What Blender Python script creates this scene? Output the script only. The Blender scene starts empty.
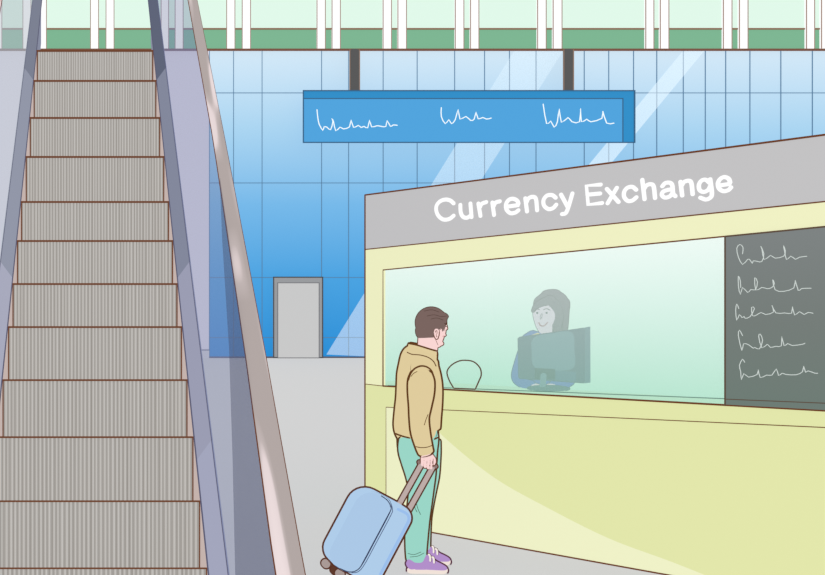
import bpy, bmesh, math, random
from mathutils import Vector, Matrix
random.seed(4)
C = bpy.context.scene.collection
PX, PY, F, H = 95.0, 310.0, 980.0, 1.717       # lens: vanishing pixel, focal length in pixels, eye height in metres

# ------------------------------------------------------------------ camera
cam = bpy.data.cameras.new('camera'); co = bpy.data.objects.new('camera', cam); C.objects.link(co)
cam.sensor_fit = 'HORIZONTAL'; cam.sensor_width = 36.0; cam.lens = F / 825 * 36.0
cam.shift_x = (412.5 - PX) / 825; cam.shift_y = (PY - 287.5) / 825
cam.clip_end = 300; cam.clip_start = .05
co.location = (0, 0, H); co.rotation_euler = (math.pi / 2, 0, 0)
bpy.context.scene.camera = co
vs = bpy.context.scene.view_settings
vs.view_transform = 'Standard'; vs.look = 'None'; vs.exposure = 0; vs.gamma = 1

def at(x, y, Y):                                # measured point -> place at depth Y
    return Vector(((x - PX) / F * Y, Y, H + (PY - y) / F * Y))

# ------------------------------------------------------------------ materials
def lin(h):
    h = h.lstrip('#'); r = []
    for i in (0, 2, 4):
        v = int(h[i:i + 2], 16) / 255
        r.append(v / 12.92 if v <= .04045 else ((v + .055) / 1.055) ** 2.4)
    return (*r, 1)
_m = {}
def base(name):
    m = bpy.data.materials.new(name); m.use_nodes = True
    nt = m.node_tree; nt.nodes.clear()
    return m, nt, nt.nodes.new('ShaderNodeOutputMaterial')
def body_nodes(nt, col, e=.86, rough=.8):
    """matt paint with a glow of its own; col is a colour or a socket"""
    p = nt.nodes.new('ShaderNodeBsdfPrincipled')
    p.inputs['Roughness'].default_value = rough
    p.inputs['Specular IOR Level'].default_value = 0.0
    k = 1.0 - e + .07
    mx = nt.nodes.new('ShaderNodeMix'); mx.data_type = 'RGBA'; mx.blend_type = 'MULTIPLY'
    mx.inputs[0].default_value = 1.0
    mx.inputs[7].default_value = (k, k, k, 1)
    if isinstance(col, tuple):
        mx.inputs[6].default_value = col; p.inputs['Emission Color'].default_value = col
    else:
        nt.links.new(col, mx.inputs[6]); nt.links.new(col, p.inputs['Emission Color'])
    nt.links.new(mx.outputs[2], p.inputs['Base Color'])
    p.inputs['Emission Strength'].default_value = e
    return p.outputs[0]
def flat(h, e=.86):
    key = (h, e)
    if key in _m: return _m[key]
    m, nt, out = base('paint_' + h.lstrip('#'))
    nt.links.new(body_nodes(nt, lin(h), e), out.inputs[0])
    _m[key] = m; return m
def zramp(nt, stops, z0, z1):
    g = nt.nodes.new('ShaderNodeNewGeometry'); s = nt.nodes.new('ShaderNodeSeparateXYZ')
    nt.links.new(g.outputs['Position'], s.inputs[0])
    r = nt.nodes.new('ShaderNodeMapRange'); r.inputs[1].default_value = z0; r.inputs[2].default_value = z1
    nt.links.new(s.outputs[2], r.inputs[0])
    c = nt.nodes.new('ShaderNodeValToRGB'); nt.links.new(r.outputs[0], c.inputs[0])
    el = c.color_ramp.elements
    while len(el) < len(stops): el.new(.5)
    for i, (t, h) in enumerate(sorted(stops)):
        el[i].position = t; el[i].color = lin(h)
    return c.outputs[0]
def graded(name, stops, z0, z1, e=.86):
    m, nt, out = base(name)
    nt.links.new(body_nodes(nt, zramp(nt, stops, z0, z1), e), out.inputs[0]); return m
def glass(name, col, a, stops=None, z0=0, z1=1):
    m, nt, out = base(name)
    tr = nt.nodes.new('ShaderNodeBsdfTransparent')
    src = body_nodes(nt, lin(col) if stops is None else zramp(nt, stops, z0, z1), .92)
    mx = nt.nodes.new('ShaderNodeMixShader'); mx.inputs[0].default_value = a
    nt.links.new(tr.outputs[0], mx.inputs[1]); nt.links.new(src, mx.inputs[2])
    nt.links.new(mx.outputs[0], out.inputs[0]); return m
def ink(h='#5f3a22'):                           # one-sided outline skin
    key = ('ink', h)
    if key in _m: return _m[key]
    m, nt, out = base('outline_' + h.lstrip('#'))
    em = nt.nodes.new('ShaderNodeEmission'); em.inputs[0].default_value = lin(h)
    tr = nt.nodes.new('ShaderNodeBsdfTransparent'); g = nt.nodes.new('ShaderNodeNewGeometry')
    mx = nt.nodes.new('ShaderNodeMixShader')
    nt.links.new(g.outputs['Backfacing'], mx.inputs[0])
    nt.links.new(em.outputs[0], mx.inputs[1]); nt.links.new(tr.outputs[0], mx.inputs[2])
    nt.links.new(mx.outputs[0], out.inputs[0]); _m[key] = m; return m
BROWN = '#6b3c22'

# ------------------------------------------------------------------ mesh helpers
def mobj(name, bm, mat, parent=None, smooth=False, kind=None, label=None):
    bmesh.ops.recalc_face_normals(bm, faces=bm.faces)
    me = bpy.data.meshes.new(name); bm.to_mesh(me); bm.free()
    if smooth:
        for p in me.polygons: p.use_smooth = True
    for m in (mat if isinstance(mat, (list, tuple)) else [mat]): me.materials.append(m)
    o = bpy.data.objects.new(name, me); C.objects.link(o)
    if parent:
        o.parent = parent; o.matrix_parent_inverse = Matrix.Translation(parent.location).inverted()
    if kind: o['kind'] = kind
    if label: o['label'] = label
    return o
def tag(o, label, cat, group=None):
    o['label'] = label; o['category'] = cat
    if group: o['group'] = group
    return o
def empty(name, loc, label, cat, group=None):
    o = bpy.data.objects.new(name, None); C.objects.link(o); o.location = loc
    o.empty_display_size = .1
    return tag(o, label, cat, group)
def prism(bm, pts, ext):
    """closed slab: polygon pts pushed along vector ext"""
    a = [bm.verts.new(p) for p in pts]; b = [bm.verts.new(Vector(p) + ext) for p in pts]
    bm.faces.new(a); bm.faces.new(b[::-1]); n = len(a)
    for i in range(n): bm.faces.new((a[i], b[i], b[(i + 1) % n], a[(i + 1) % n]))
def box(bm, p0, p1):
    x0, y0, z0 = p0; x1, y1, z1 = p1
    prism(bm, [(x0, y0, z0), (x1, y0, z0), (x1, y0, z1), (x0, y0, z1)], Vector((0, y1 - y0, 0)))
def cr(ps, sub, closed=False):
    """Catmull-Rom through tuples of any length"""
    n = len(ps); out = []
    if n < 3 and not closed:
        return [tuple(p) for p in ps]
    seg = n if closed else n - 1
    for i in range(seg):
        p1, p2 = ps[i], ps[(i + 1) % n]
        p0 = ps[i - 1] if (i > 0 or closed) else tuple(2 * a - b for a, b in zip(p1, p2))
        p3 = ps[(i + 2) % n] if (i + 2 < n or closed) else tuple(2 * b - a for a, b in zip(p1, p2))
        for k in range(sub):
            t = k / sub
            out.append(tuple(.5 * (2 * b + (c - a) * t + (2 * a - 5 * b + 4 * c - d) * t * t + (3 * b - a - 3 * c + d) * t ** 3)
                             for a, b, c, d in zip(p0, p1, p2, p3)))
    if not closed: out.append(tuple(ps[-1]))
    return out
def tube(bm, pts, r, n=6, closed=False, squash=None):
    pts = [Vector(p) for p in pts]
    q = [pts[0]]
    for p in pts[1:]:
        if (p - q[-1]).length > 1e-5: q.append(p)
    if closed and (q[0] - q[-1]).length < 1e-5: q.pop()
    pts = q; N = len(pts)
    if N < 2: return
    T = []
    for i in range(N):
        a = pts[i - 1] if (i or closed) else pts[0]; b = pts[(i + 1) % N] if (i < N - 1 or closed) else pts[-1]
        T.append((b - a).normalized() if (b - a).length > 1e-9 else Vector((0, 0, 1)))
    u = T[0].orthogonal().normalized(); rings = []
    def ring(c, t, rr):
        v = t.cross(u).normalized(); vs = []
        for k in range(n):
            a = 2 * math.pi * k / n
            d = (u * math.cos(a) + v * math.sin(a)) * rr
            if squash: d = d - squash[0] * d.dot(squash[0]) * (1 - squash[1])
            vs.append(bm.verts.new(c + d))
        return vs
    rr = r if callable(r) else (lambda s: r)
    for i in range(N):
        u = (u - T[i] * u.dot(T[i])).normalized()
        R = rr(i / max(1, N - 1))
        if not closed and i == 0:
            for s in (.35, .8): rings.append(ring(pts[0] - T[0] * R * math.sqrt(1 - s * s) * .95, T[0], R * s))
        rings.append(ring(pts[i], T[i], R))
        if not closed and i == N - 1:
            for s in (.8, .35): rings.append(ring(pts[i] + T[i] * R * math.sqrt(1 - s * s) * .95, T[i], R * s))
    M = len(rings)
    for i in range(M if closed else M - 1):
        a, b = rings[i], rings[(i + 1) % M]
        for k in range(n): bm.faces.new((a[k], a[(k + 1) % n], b[(k + 1) % n], b[k]))
    if not closed: bm.faces.new(rings[0][::-1]); bm.faces.new(rings[-1])
def loft(bm, ctrl, n=24, sub=5, cap=.6, p=2.0):
    """ctrl: (X, Y, Z, ra, rb) ; ra lies in the X-Z plane, rb goes in depth"""
    rows = cr([tuple(c) for c in ctrl], sub)
    P = [Vector(r[:3]) for r in rows]; rings = []
    T = [(P[min(i + 1, len(P) - 1)] - P[max(i - 1, 0)]).normalized() for i in range(len(P))]
    def ring(c, t, ra, rb):
        b = Vector((0, 1, 0)); b = (b - t * b.dot(t)).normalized(); a = b.cross(t).normalized(); vs = []
        for k in range(n):
            an = 2 * math.pi * k / n; cs, sn = math.cos(an), math.sin(an)
            vs.append(bm.verts.new(c + a * ra * math.copysign(abs(cs) ** (2 / p), cs) + b * rb * math.copysign(abs(sn) ** (2 / p), sn)))
        return vs
    m0, m1 = min(rows[0][3:5]) * cap, min(rows[-1][3:5]) * cap
    for s in (.3, .65, .88): rings.append(ring(P[0] - T[0] * m0 * math.sqrt(1 - s * s), T[0], rows[0][3] * s, rows[0][4] * s))
    for r, c, t in zip(rows, P, T): rings.append(ring(c, t, max(r[3], .001), max(r[4], .001)))
    for s in (.88, .65, .3): rings.append(ring(P[-1] + T[-1] * m1 * math.sqrt(1 - s * s), T[-1], rows[-1][3] * s, rows[-1][4] * s))
    for a, b in zip(rings, rings[1:]):
        for k in range(n): bm.faces.new((a[k], a[(k + 1) % n], b[(k + 1) % n], b[k]))
    bm.faces.new(rings[0][::-1]); bm.faces.new(rings[-1])
def ell(bm, c, r, n=20, rot=None):
    res = bmesh.ops.create_uvsphere(bm, u_segments=n, v_segments=n // 2 + 2, radius=1)
    M = Matrix.Translation(Vector(c)) @ (rot or Matrix.Identity(4)) @ Matrix.Diagonal((*r, 1))
    bmesh.ops.transform(bm, matrix=M, verts=res['verts'])
def rows_px(rows, Y):
    """(y, x_left, x_right, half depth[, depth shift]) measured on a figure -> loft controls"""
    out = []
    for r in rows:
        yy = Y + (r[4] if len(r) > 4 else 0); c = at((r[1] + r[2]) / 2, r[0], yy)
        out.append((c.x, c.y, c.z, (r[2] - r[1]) / 2 * yy / F, r[3]))
    return out
def remesh(o, v, it=4, fac=.5):
    m = o.modifiers.new('merge', 'REMESH'); m.mode = 'VOXEL'; m.voxel_size = v; m.use_smooth_shade = True
    s = o.modifiers.new('soften', 'SMOOTH'); s.factor = fac; s.iterations = it
def outline(o, w, h='#5f3a22'):
    while len(o.data.materials) < 1: o.data.materials.append(flat('#ffffff'))
    o.data.materials.append(ink(h))
    s = o.modifiers.new('outline', 'SOLIDIFY'); s.thickness = w; s.offset = 1; s.use_flip_normals = True
    s.material_offset = 1; s.use_rim = False; s.use_quality_normals = True
def bake(o):
    """turn the modifiers of o into its own mesh"""
    dg = bpy.context.evaluated_depsgraph_get(); ev = o.evaluated_get(dg)
    me = bpy.data.meshes.new_from_object(ev, depsgraph=dg); o.modifiers.clear(); o.data = me
def cut(o, bm_other, op='INTERSECT'):
    me = bpy.data.meshes.new('cutter'); bmesh.ops.recalc_face_normals(bm_other, faces=bm_other.faces)
    bm_other.to_mesh(me); bm_other.free(); k = bpy.data.objects.new('cutter', me); C.objects.link(k)
    m = o.modifiers.new('cut', 'BOOLEAN'); m.operation = op; m.object = k; m.solver = 'EXACT'
    bpy.context.view_layer.update(); bake(o); bpy.data.objects.remove(k)

# ------------------------------------------------------------------ light
w = bpy.data.worlds.new('world'); bpy.context.scene.world = w; w.use_nodes = True
w.node_tree.nodes['Background'].inputs[0].default_value = (1, 1, 1, 1)
w.node_tree.nodes['Background'].inputs[1].default_value = .8
sl = bpy.data.lights.new('hall_daylight', 'SUN'); sl.energy = .12; sl.angle = 1.2
so = bpy.data.objects.new('hall_daylight', sl); C.objects.link(so); so.rotation_euler = (.6, .3, 0); so.location = (0, 0, 9)

# ------------------------------------------------------------------ the hall
WY = H * F / 48.0                                # back wall depth (35.05 m)
FL, MEZ = 0.0, at(0, 51, WY).z                   # floor level, mezzanine level
bm = bmesh.new(); box(bm, (-16, -3, -.2), (45, WY + 1, 0))
mobj('floor', bm, flat('#d1d1d1', .82), kind='structure')

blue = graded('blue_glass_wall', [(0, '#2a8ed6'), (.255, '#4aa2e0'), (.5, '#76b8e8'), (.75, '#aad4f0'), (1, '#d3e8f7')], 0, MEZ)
xl = at(209, 0, WY).x
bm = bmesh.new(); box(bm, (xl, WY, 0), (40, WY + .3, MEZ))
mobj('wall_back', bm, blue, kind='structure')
bm = bmesh.new(); box(bm, (-14, WY, 0), (xl - .002, WY + .3, MEZ))
mobj('wall_back_left', bm, flat('#e2dfec'), kind='structure')
z8 = at(0, 350, WY - .05).z
bm = bmesh.new(); box(bm, (-14, WY - .06, 0), (xl - .002, WY - .005, z8))
mobj('baseboard_back_left', bm, flat('#d3d2d8'), kind='structure')

# joints between the glass panes
bm = bmesh.new(); g = .011
for x in (209.4, 233.5, 262, 321.5, 348.5, 383, 417, 454.5, 484.4, 509.3, 535.8, 584, 608.5, 633.3, 656.5, 683, 705, 725.4, 749.6, 780.5, 812, 850, 900):
    X = at(x, 0, WY).x; box(bm, (X - g, WY - .03, .0), (X + g, WY - .004, MEZ))
for y in (93, 183, 277.5, 337.5):
    Z = at(0, y, WY).z; box(bm, (xl, WY - .03, Z - g), (40, WY - .004, Z + g))
mobj('trim_1', bm, flat('#5a7f9f'), kind='structure')
bm = bmesh.new(); Z = .02; box(bm, (xl, WY - .04, 0), (40, WY - .004, .055)); box(bm, (-14, WY - .07, z8 - .015), (xl, WY - .01, z8 + .015))
mobj('trim_2', bm, flat('#5a5a66'), kind='structure')

def gloss_streak(name, pts, alpha, label):  # gloss on the wall, put in as pale translucent strips
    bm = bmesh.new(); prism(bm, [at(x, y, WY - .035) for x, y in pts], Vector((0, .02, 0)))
    o = mobj(name, bm, glass('pale_gloss', '#e2f4ff', alpha)); o['category'] = 'gloss streak'; o['label'] = label
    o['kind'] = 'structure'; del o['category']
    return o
gloss_streak('gloss_streak_wide', [(514, 51.2), (563, 51.2), (369, 356.5), (326.5, 354.5)], .24, 'wide pale diagonal gloss streak painted across the blue glass wall')
gloss_streak('gloss_streak_narrow', [(683, 51.2), (704, 51.2), (589, 190), (568, 190)], .42, 'narrow pale diagonal gloss streak painted across the blue glass wall')

# mezzanine : floor edge, green dado, mint wall
bm = bmesh.new(); box(bm, (-14, WY - .2, MEZ - .0), (40, WY + 1.2, MEZ + .035))
mobj('floor_mezzanine', bm, flat('#7a5546'), kind='structure')
y29 = at(0, 29, WY - .1).z
bm = bmesh.new(); box(bm, (-14, WY - .1, MEZ + .036), (40, WY + .2, y29))
mobj('wall_mezzanine_lower', bm, flat('#7db592'), kind='structure')
bm = bmesh.new(); box(bm, (-14, WY - .08, y29), (40, WY + .2, y29 + 4))
mobj('wall_mezzanine_upper', bm, flat('#dff7e8'), kind='structure')
bm = bmesh.new(); box(bm, (-14, WY - .14, y29 - .025), (40, WY - .06, y29 + .025))
mobj('trim_3', bm, flat('#8a6a55'), kind='structure')

rail = empty('mezzanine_railing', (13, WY - .16, MEZ + .03), 'long white railing of paired posts along the green upper gallery', 'railing')
posts = [(-20, -12), (-6, 2), (23, 31), (38, 46.5), (90.5, 98.5), (106, 114), (161, 168.5), (175, 183), (226.5, 234.7), (242, 250.3), (316.7, 325), (331.7, 340),
         (382.7, 391), (397.5, 406), (454.8, 463.3), (470, 478.3), (537, 545.5), (552.5, 561.3), (645, 653), (659.5, 668),
         (722.5, 731), (738.5, 747), (805.5, 813.5), (820.5, 829), (880, 888)]
lows = {0: 50, 1: 50}
for i, (a, b) in enumerate(posts):
    yb = [50.4, 50.4, 50, 50.5, 49.6, 50.8][(i * 7) % 6]
    Yp = WY - .16
    p0, p1 = at(a, yb, Yp), at(b, -26, Yp)
    bm = bmesh.new(); box(bm, (p0.x, Yp - .05, max(p0.z, MEZ + .036)), (p1.x, Yp + .05, p1.z))
    o = mobj('post', bm, flat('#ffffff', .95), rail)
    bm = bmesh.new()
    for X in (p0.x, p1.x): box(bm, (X - .014, Yp - .06, MEZ + .036), (X + .014, Yp - .04, p1.z))
    mobj('edge_line', bm, flat('#a08578'), o)
bm = bmesh.new(); box(bm, (-8, WY - .36, at(0, -26, WY).z), (36, WY - .2, at(0, -31, WY).z)); mobj('top_rail', bm, flat('#ffffff'), rail)

# door in the back wall
def px_box(bm, x0, y0, x1, y1, Y, d):
    a, b = at(x0, y1, Y), at(x1, y0, Y); box(bm, (a.x, Y, max(a.z, 0.0)), (b.x, Y + d, b.z))
def px_frame(bm, x0, y0, x1, y1, Y, d, w=.9, bottom=True):
    px_box(bm, x0 - w / 2, y0 - w / 2, x1 + w / 2, y0 + w / 2, Y, d)
    if bottom: px_box(bm, x0 - w / 2, y1 - w / 2, x1 + w / 2, y1 + w / 2, Y, d)
    px_box(bm, x0 - w / 2, y0, x0 + w / 2, y1, Y, d); px_box(bm, x1 - w / 2, y0, x1 + w / 2, y1, Y, d)
bm = bmesh.new(); px_box(bm, 273.7, 277.2, 322.5, 358, WY - .16, .15); d = mobj('door_1', bm, flat('#999b9e'), kind='structure')
bm = bmesh.new(); px_box(bm, 277.8, 282.8, 319.2, 358, WY - .2, .039); leaf = mobj('door_leaf', bm, flat('#c8c8c8'), d)
bm = bmesh.new(); px_frame(bm, 277.8, 282.8, 319.2, 357.9, WY - .215, .014, .8); mobj('edge_line', bm, flat('#75757a'), leaf)
bm = bmesh.new(); px_frame(bm, 273.7, 277.2, 322.7, 357.6, WY - .18, .019, 1.1); mobj('edge_line', bm, flat('#4b4b4e'), d)

# hanging sign
SY = WY - .6
sg = empty('hanging_sign', at(469, 142, SY), 'wide blue overhead board with three white scrawled lines of writing', 'sign')
bm = bmesh.new(); px_box(bm, 303.5, 90.5, 635, 142.3, SY, .12); mobj('back_board', bm, flat('#348fc8'), sg)
bm = bmesh.new(); px_box(bm, 303.5, 98.5, 623, 142.3, SY - .06, .059); fp = mobj('front_panel', bm, flat('#51a3dc'), sg)
bm = bmesh.new(); px_frame(bm, 303.5, 90.5, 635, 142.3, SY - .075, .05, 1.0)
px_box(bm, 303.5, 98, 623, 98.9, SY - .08, .018); px_box(bm, 622.6, 98, 623.5, 142.3, SY - .08, .018)
mobj('edge_line', bm, flat('#3d6587'), sg)
for x0, x1 in ((350, 359.6), (564, 573.6)):
    bm = bmesh.new(); px_box(bm, x0, 49.5, x1, 90.5, SY + .02, .08); o = mobj('hanger', bm, flat('#595959'), sg)
    bm = bmesh.new(); px_box(bm, x0 - .5, 49.5, x0 + .4, 90, SY, .02); px_box(bm, x1 - .4, 49.5, x1 + .5, 90, SY, .02); mobj('edge_line', bm, flat('#8c7466'), o)
    a = at(x0, 49.5, SY); b = at(x1, 49.5, SY)
    bm = bmesh.new(); box(bm, (a.x + .1, SY + .1, a.z - .0), (b.x - .05, WY - .3, a.z + .05)); mobj('bracket', bm, flat('#595959'), o)
def scr(s, f, ox, oy): return [(ox + a / f, oy + b / f) for a, b in s]
S1 = scr([(117,170),(122,220),(132,270),(158,312),(165,288),(185,290),(210,308),(226,250),(218,232),(230,250),(245,315),(275,290),(298,302),(340,288),(350,240),(368,292),(400,278),(420,292),(440,285),(465,295),(478,242),(492,288),(530,280),(560,285),(590,285),(598,245),(622,285),(640,275),(668,277)], 6.875, 300, 85)
S2 = scr([(80,85),(80,118),(95,145),(108,130),(118,145),(132,130),(143,92),(150,128),(172,118),(190,133),(203,128),(210,102),(218,127),(235,122),(250,128),(267,124)], 3.75, 420, 85)
S3 = scr([(462,72),(475,145),(490,135),(503,158),(515,138),(522,90),(530,140),(555,122),(570,138),(598,138),(602,88),(605,138),(625,128),(640,138),(682,125),(685,98),(700,143),(727,143)], 3.75, 420, 85)
for s in (S1, S2, S3):
    bm = bmesh.new(); tube(bm, [at(x, y, SY - .075) for x, y in cr(s, 2)], .019, 5); mobj('lettering', bm, flat('#f4fdff', 1.0), fp, label='white handwritten scrawl')

# ------------------------------------------------------------------ escalator
SL = 816 / F
def esc(X, h, z): return Vector((X, z, H + SL * z - 4.88 + h))
tops = [51, 81, 118, 157, 202, 241, 284, 327, 380, 437, 501, 568]
zs = [4782 / (y + 506) for y in tops] + [4.14, 3.84]
es = empty('escalator', (0, 3.6, 0), 'tall grey escalator climbing between glass balustrades at the left', 'escalator')
def groove_mat():
    m, nt, out = base('grooved_steel')
    g = nt.nodes.new('ShaderNodeNewGeometry'); s = nt.nodes.new('ShaderNodeSeparateXYZ'); nt.links.new(g.outputs['Position'], s.inputs[0])
    mu = nt.nodes.new('ShaderNodeMath'); mu.operation = 'MULTIPLY'; mu.inputs[1].default_value = 48; nt.links.new(s.outputs[0], mu.inputs[0])
    fr = nt.nodes.new('ShaderNodeMath'); fr.operation = 'FRACT'; nt.links.new(mu.outputs[0], fr.inputs[0])
    no = nt.nodes.new('ShaderNodeTexNoise'); no.noise_dimensions = '1D'; no.inputs['Scale'].default_value = 21; no.inputs['Detail'].default_value = 3
    nt.links.new(s.outputs[0], no.inputs['W'])
    ad = nt.nodes.new('ShaderNodeMath'); ad.operation = 'MULTIPLY_ADD'; ad.inputs[1].default_value = .7
    nt.links.new(no.outputs['Fac'], ad.inputs[0]); nt.links.new(fr.outputs[0], ad.inputs[2])
    c = nt.nodes.new('ShaderNodeValToRGB'); nt.links.new(ad.outputs[0], c.inputs[0]); c.color_ramp.interpolation = 'LINEAR'
    el = c.color_ramp.elements
    for _ in range(3): el.new(.5)
    for e, (t, h) in zip(el, [(.0, '#86817b'), (.40, '#97928c'), (.56, '#b9b5b0'), (.95, '#c8c5c1'), (1, '#a5a19c')]): e.position = t; e.color = lin(h)
    nt.links.new(body_nodes(nt, c.outputs[0], .86), out.inputs[0]); return m
gm = groove_mat(); W2 = .506
for i, z in enumerate(zs):
    top = esc(0, 0, z).z
    nz = zs[i + 1] if i + 1 < len(zs) else z - .3
    pz = zs[i - 1] if i else z + .4
    low = max(esc(0, 0, nz).z, .0) - .02 if i + 1 < len(zs) else 0
    bm = bmesh.new()
    # comb teeth along the riser and tread
    n = 40
    drop = max(0, (H - top) / z * (pz + .03 - z) + .012) if top < H else 0
    lo_ = max(low - .16, 0.0); lo_ = min(lo_, top - drop - .03); lo_ = max(lo_, 0)
    prism(bm, [(-W2, z + .006, lo_), (-W2, z + .006, top - .004), (-W2, pz + .03, top - .004 - drop), (-W2, pz + .03, lo_)], Vector((2 * W2, 0, 0)))
    st = mobj('step', bm, gm, es)
    bm = bmesh.new()
    for k in range(n):
        x0 = -W2 + (k + .25) * 2 * W2 / n
        box(bm, (x0, z - .002, lo_ + .005), (x0 + W2 / n, z + .007, top - .006))
    mobj('riser_ribs', bm, gm, st)
    bm = bmesh.new(); r = .0052 * z / 6
    tube(bm, [(-W2, z - .004, top), (W2, z - .004, top)], r * 1.15, 6)
    for s in (-1, 1): tube(bm, [(s * W2, z - .004, top), (s * W2, z - .004, lo_ + .01)], r * .8, 6)
    mobj('edge_line', bm, flat('#70452f'), st)
# landing at the head of the steps
T0 = esc(0, 0, zs[0]).z
bm = bmesh.new(); box(bm, (-W2, zs[0] + .4, T0 - .16), (W2, zs[0] + 3.2, T0 - .004)); mobj('landing', bm, flat('#a8a4a0'), es)
def rail_x(z):
    T_ = [(3.61, .666, .773), (4.56, .698, .789), (6.05, .730, .801), (7.72, .7335, .803)]
    if z <= 3.61: return T_[0][1:]
    for a, b in zip(T_, T_[1:]):
        if z <= b[0]:
            t = (z - a[0]) / (b[0] - a[0]); return a[1] + (b[1] - a[1]) * t, a[2] + (b[2] - a[2]) * t
    return T_[-1][1:]
Z0, Z1, Zm = 3.55, 10.4, 4782 / (80 + 506)
for s in (-1, 1):
    def strip(name, pa, pb, z0, z1, mat, thick=.012, par=es, outl=None, smooth=False):
        bm = bmesh.new()
        a, b, c, d = esc(s * pa[0], pa[1], z0), esc(s * pb[0], pb[1], z0), esc(s * pb[0], pb[1], z1), esc(s * pa[0], pa[1], z1)
        nrm = (b - a).cross(d - a).normalized() * thick
        if nrm.z > 0: nrm = -nrm
        prism(bm, [a, b, c, d], nrm); return mobj(name, bm, mat, par)
    sk = strip('skirt', (.508, -.46), (.512, .0), Z0, 8.6, flat('#c8b6b0'))
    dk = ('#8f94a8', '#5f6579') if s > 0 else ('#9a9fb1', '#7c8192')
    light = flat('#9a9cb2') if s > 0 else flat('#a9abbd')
    c1 = strip('inner_cladding', (.513, .0), (.587, .10), Zm, Z1, flat(dk[1]))  # dark top section: shading tone put into the colour
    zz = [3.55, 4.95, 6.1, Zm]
    for k, cc in enumerate((('#a3a6bd', '#9b9db3', '#83889c') if s > 0 else ('#b6b8c9', '#a8aabd', '#9297a8'))):  # shading down the skirt painted as stepped panel tones
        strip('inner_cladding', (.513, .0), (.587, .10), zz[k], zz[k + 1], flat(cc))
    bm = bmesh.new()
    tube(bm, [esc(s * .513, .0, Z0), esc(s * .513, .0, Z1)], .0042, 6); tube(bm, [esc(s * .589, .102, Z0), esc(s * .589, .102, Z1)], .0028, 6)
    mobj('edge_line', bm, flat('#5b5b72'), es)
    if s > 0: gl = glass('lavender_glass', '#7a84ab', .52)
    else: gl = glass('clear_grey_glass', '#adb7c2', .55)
    gb, gt = (.589, .104), (.705, .875)
    bm = bmesh.new(); prev = None
    for j in range(15):
        z = Z0 + (Z1 - Z0) * j / 14; xi, xo = rail_x(z)
        cur = [bm.verts.new(esc(s * .589, .104, z)), bm.verts.new(esc(s * (xi + .02), .875, z))]
        if prev: bm.faces.new((prev[0], prev[1], cur[1], cur[0]))
        prev = cur
    g1 = mobj('balustrade_glass', bm, gl, es)
    outer = strip('outer_cladding', (.592, -.03), (.592, -.95), Z0 + .2, Z1, flat('#8a8fa3'), .02)
    # handrail, its pale highlights painted in by a noise ramp
    m, nt, out = base('rail_highlights')
    tc = nt.nodes.new('ShaderNodeTexCoord'); mp = nt.nodes.new('ShaderNodeMapping'); mp.inputs['Scale'].default_value = (11, 1.0, .0); mp.inputs['Location'].default_value = (0, 3.2, 0)
    nt.links.new(tc.outputs['Object'], mp.inputs[0]); no = nt.nodes.new('ShaderNodeTexNoise'); no.inputs['Scale'].default_value = 1.0; no.inputs['Detail'].default_value = 0
    nt.links.new(mp.outputs[0], no.inputs['Vector']); c = nt.nodes.new('ShaderNodeValToRGB'); nt.links.new(no.outputs['Fac'], c.inputs[0])
    el = c.color_ramp.elements; el[0].position = .50; el[0].color = lin('#b0a5a2'); el[1].position = .66; el[1].color = lin('#ebdcdc')
    e2 = el.new(.55); e2.color = lin('#bfb3b1'); e3 = el.new(.58); e3.color = lin('#e3d4d4')
    nt.links.new(body_nodes(nt, c.outputs[0], .86), out.inputs[0])
    bm = bmesh.new(); rings = []
    n = 18; NZ = 26
    for j in range(NZ + 1):
        z = Z0 - .1 + (Z1 - Z0 + .1) * j / NZ; vs_ = []
        xi, xo = rail_x(z)
        for k in range(n):
            a = 2 * math.pi * k / n; cs, sn = math.cos(a), math.sin(a)
            vs_.append(bm.verts.new(esc(s * (xi + xo) / 2 + (xo - xi) / 2 * math.copysign(abs(cs) ** .7, cs), .893 + .03 * math.copysign(abs(sn) ** .7, sn), z)))
        rings.append(vs_)
    for a, b in zip(rings, rings[1:]):
        for k in range(n): bm.faces.new((a[k], a[(k + 1) % n], b[(k + 1) % n], b[k]))
    bm.faces.new(rings[0]); bm.faces.new(rings[-1][::-1])
    hr = mobj('handrail', bm, m, es, smooth=True)
    bm = bmesh.new()
    for q_ in (0, 1): tube(bm, [esc(s * rail_x(z_)[q_], .893, z_) for z_ in [Z0 - .1 + (Z1 - Z0 + .1) * j / 26 for j in range(27)]], .0042, 6)
    mobj('edge_line', bm, flat(BROWN), hr)
    if s > 0:
        # dark reflection wedge painted beside the rail, lying on the sheet of glass
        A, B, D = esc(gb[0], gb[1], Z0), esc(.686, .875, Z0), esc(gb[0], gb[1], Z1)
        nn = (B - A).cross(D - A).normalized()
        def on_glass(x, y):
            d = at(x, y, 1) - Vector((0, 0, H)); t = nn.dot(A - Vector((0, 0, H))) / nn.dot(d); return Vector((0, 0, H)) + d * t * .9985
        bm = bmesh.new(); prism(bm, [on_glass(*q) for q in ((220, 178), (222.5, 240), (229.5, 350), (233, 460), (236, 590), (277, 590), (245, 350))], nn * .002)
        mobj('reflection_wedge', bm, glass('dark_reflection', '#4a4f68', .30), es, label='dark reflection painted on the right balustrade glass')
# supporting frame under the flight
bm = bmesh.new()
prism(bm, [(-.5, 4.4, 0), (-.5, 8.6, 0), (-.5, 8.6, T0 - .7), (-.5, 4.8, .05)], Vector((1.0, 0, 0))); mobj('truss', bm, flat('#8a8fa3'), es)
bm = bmesh.new(); box(bm, (-.45, 11.2, 0), (.45, 11.6, T0 - .16)); mobj('column', bm, flat('#8a8fa3'), es)

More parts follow.
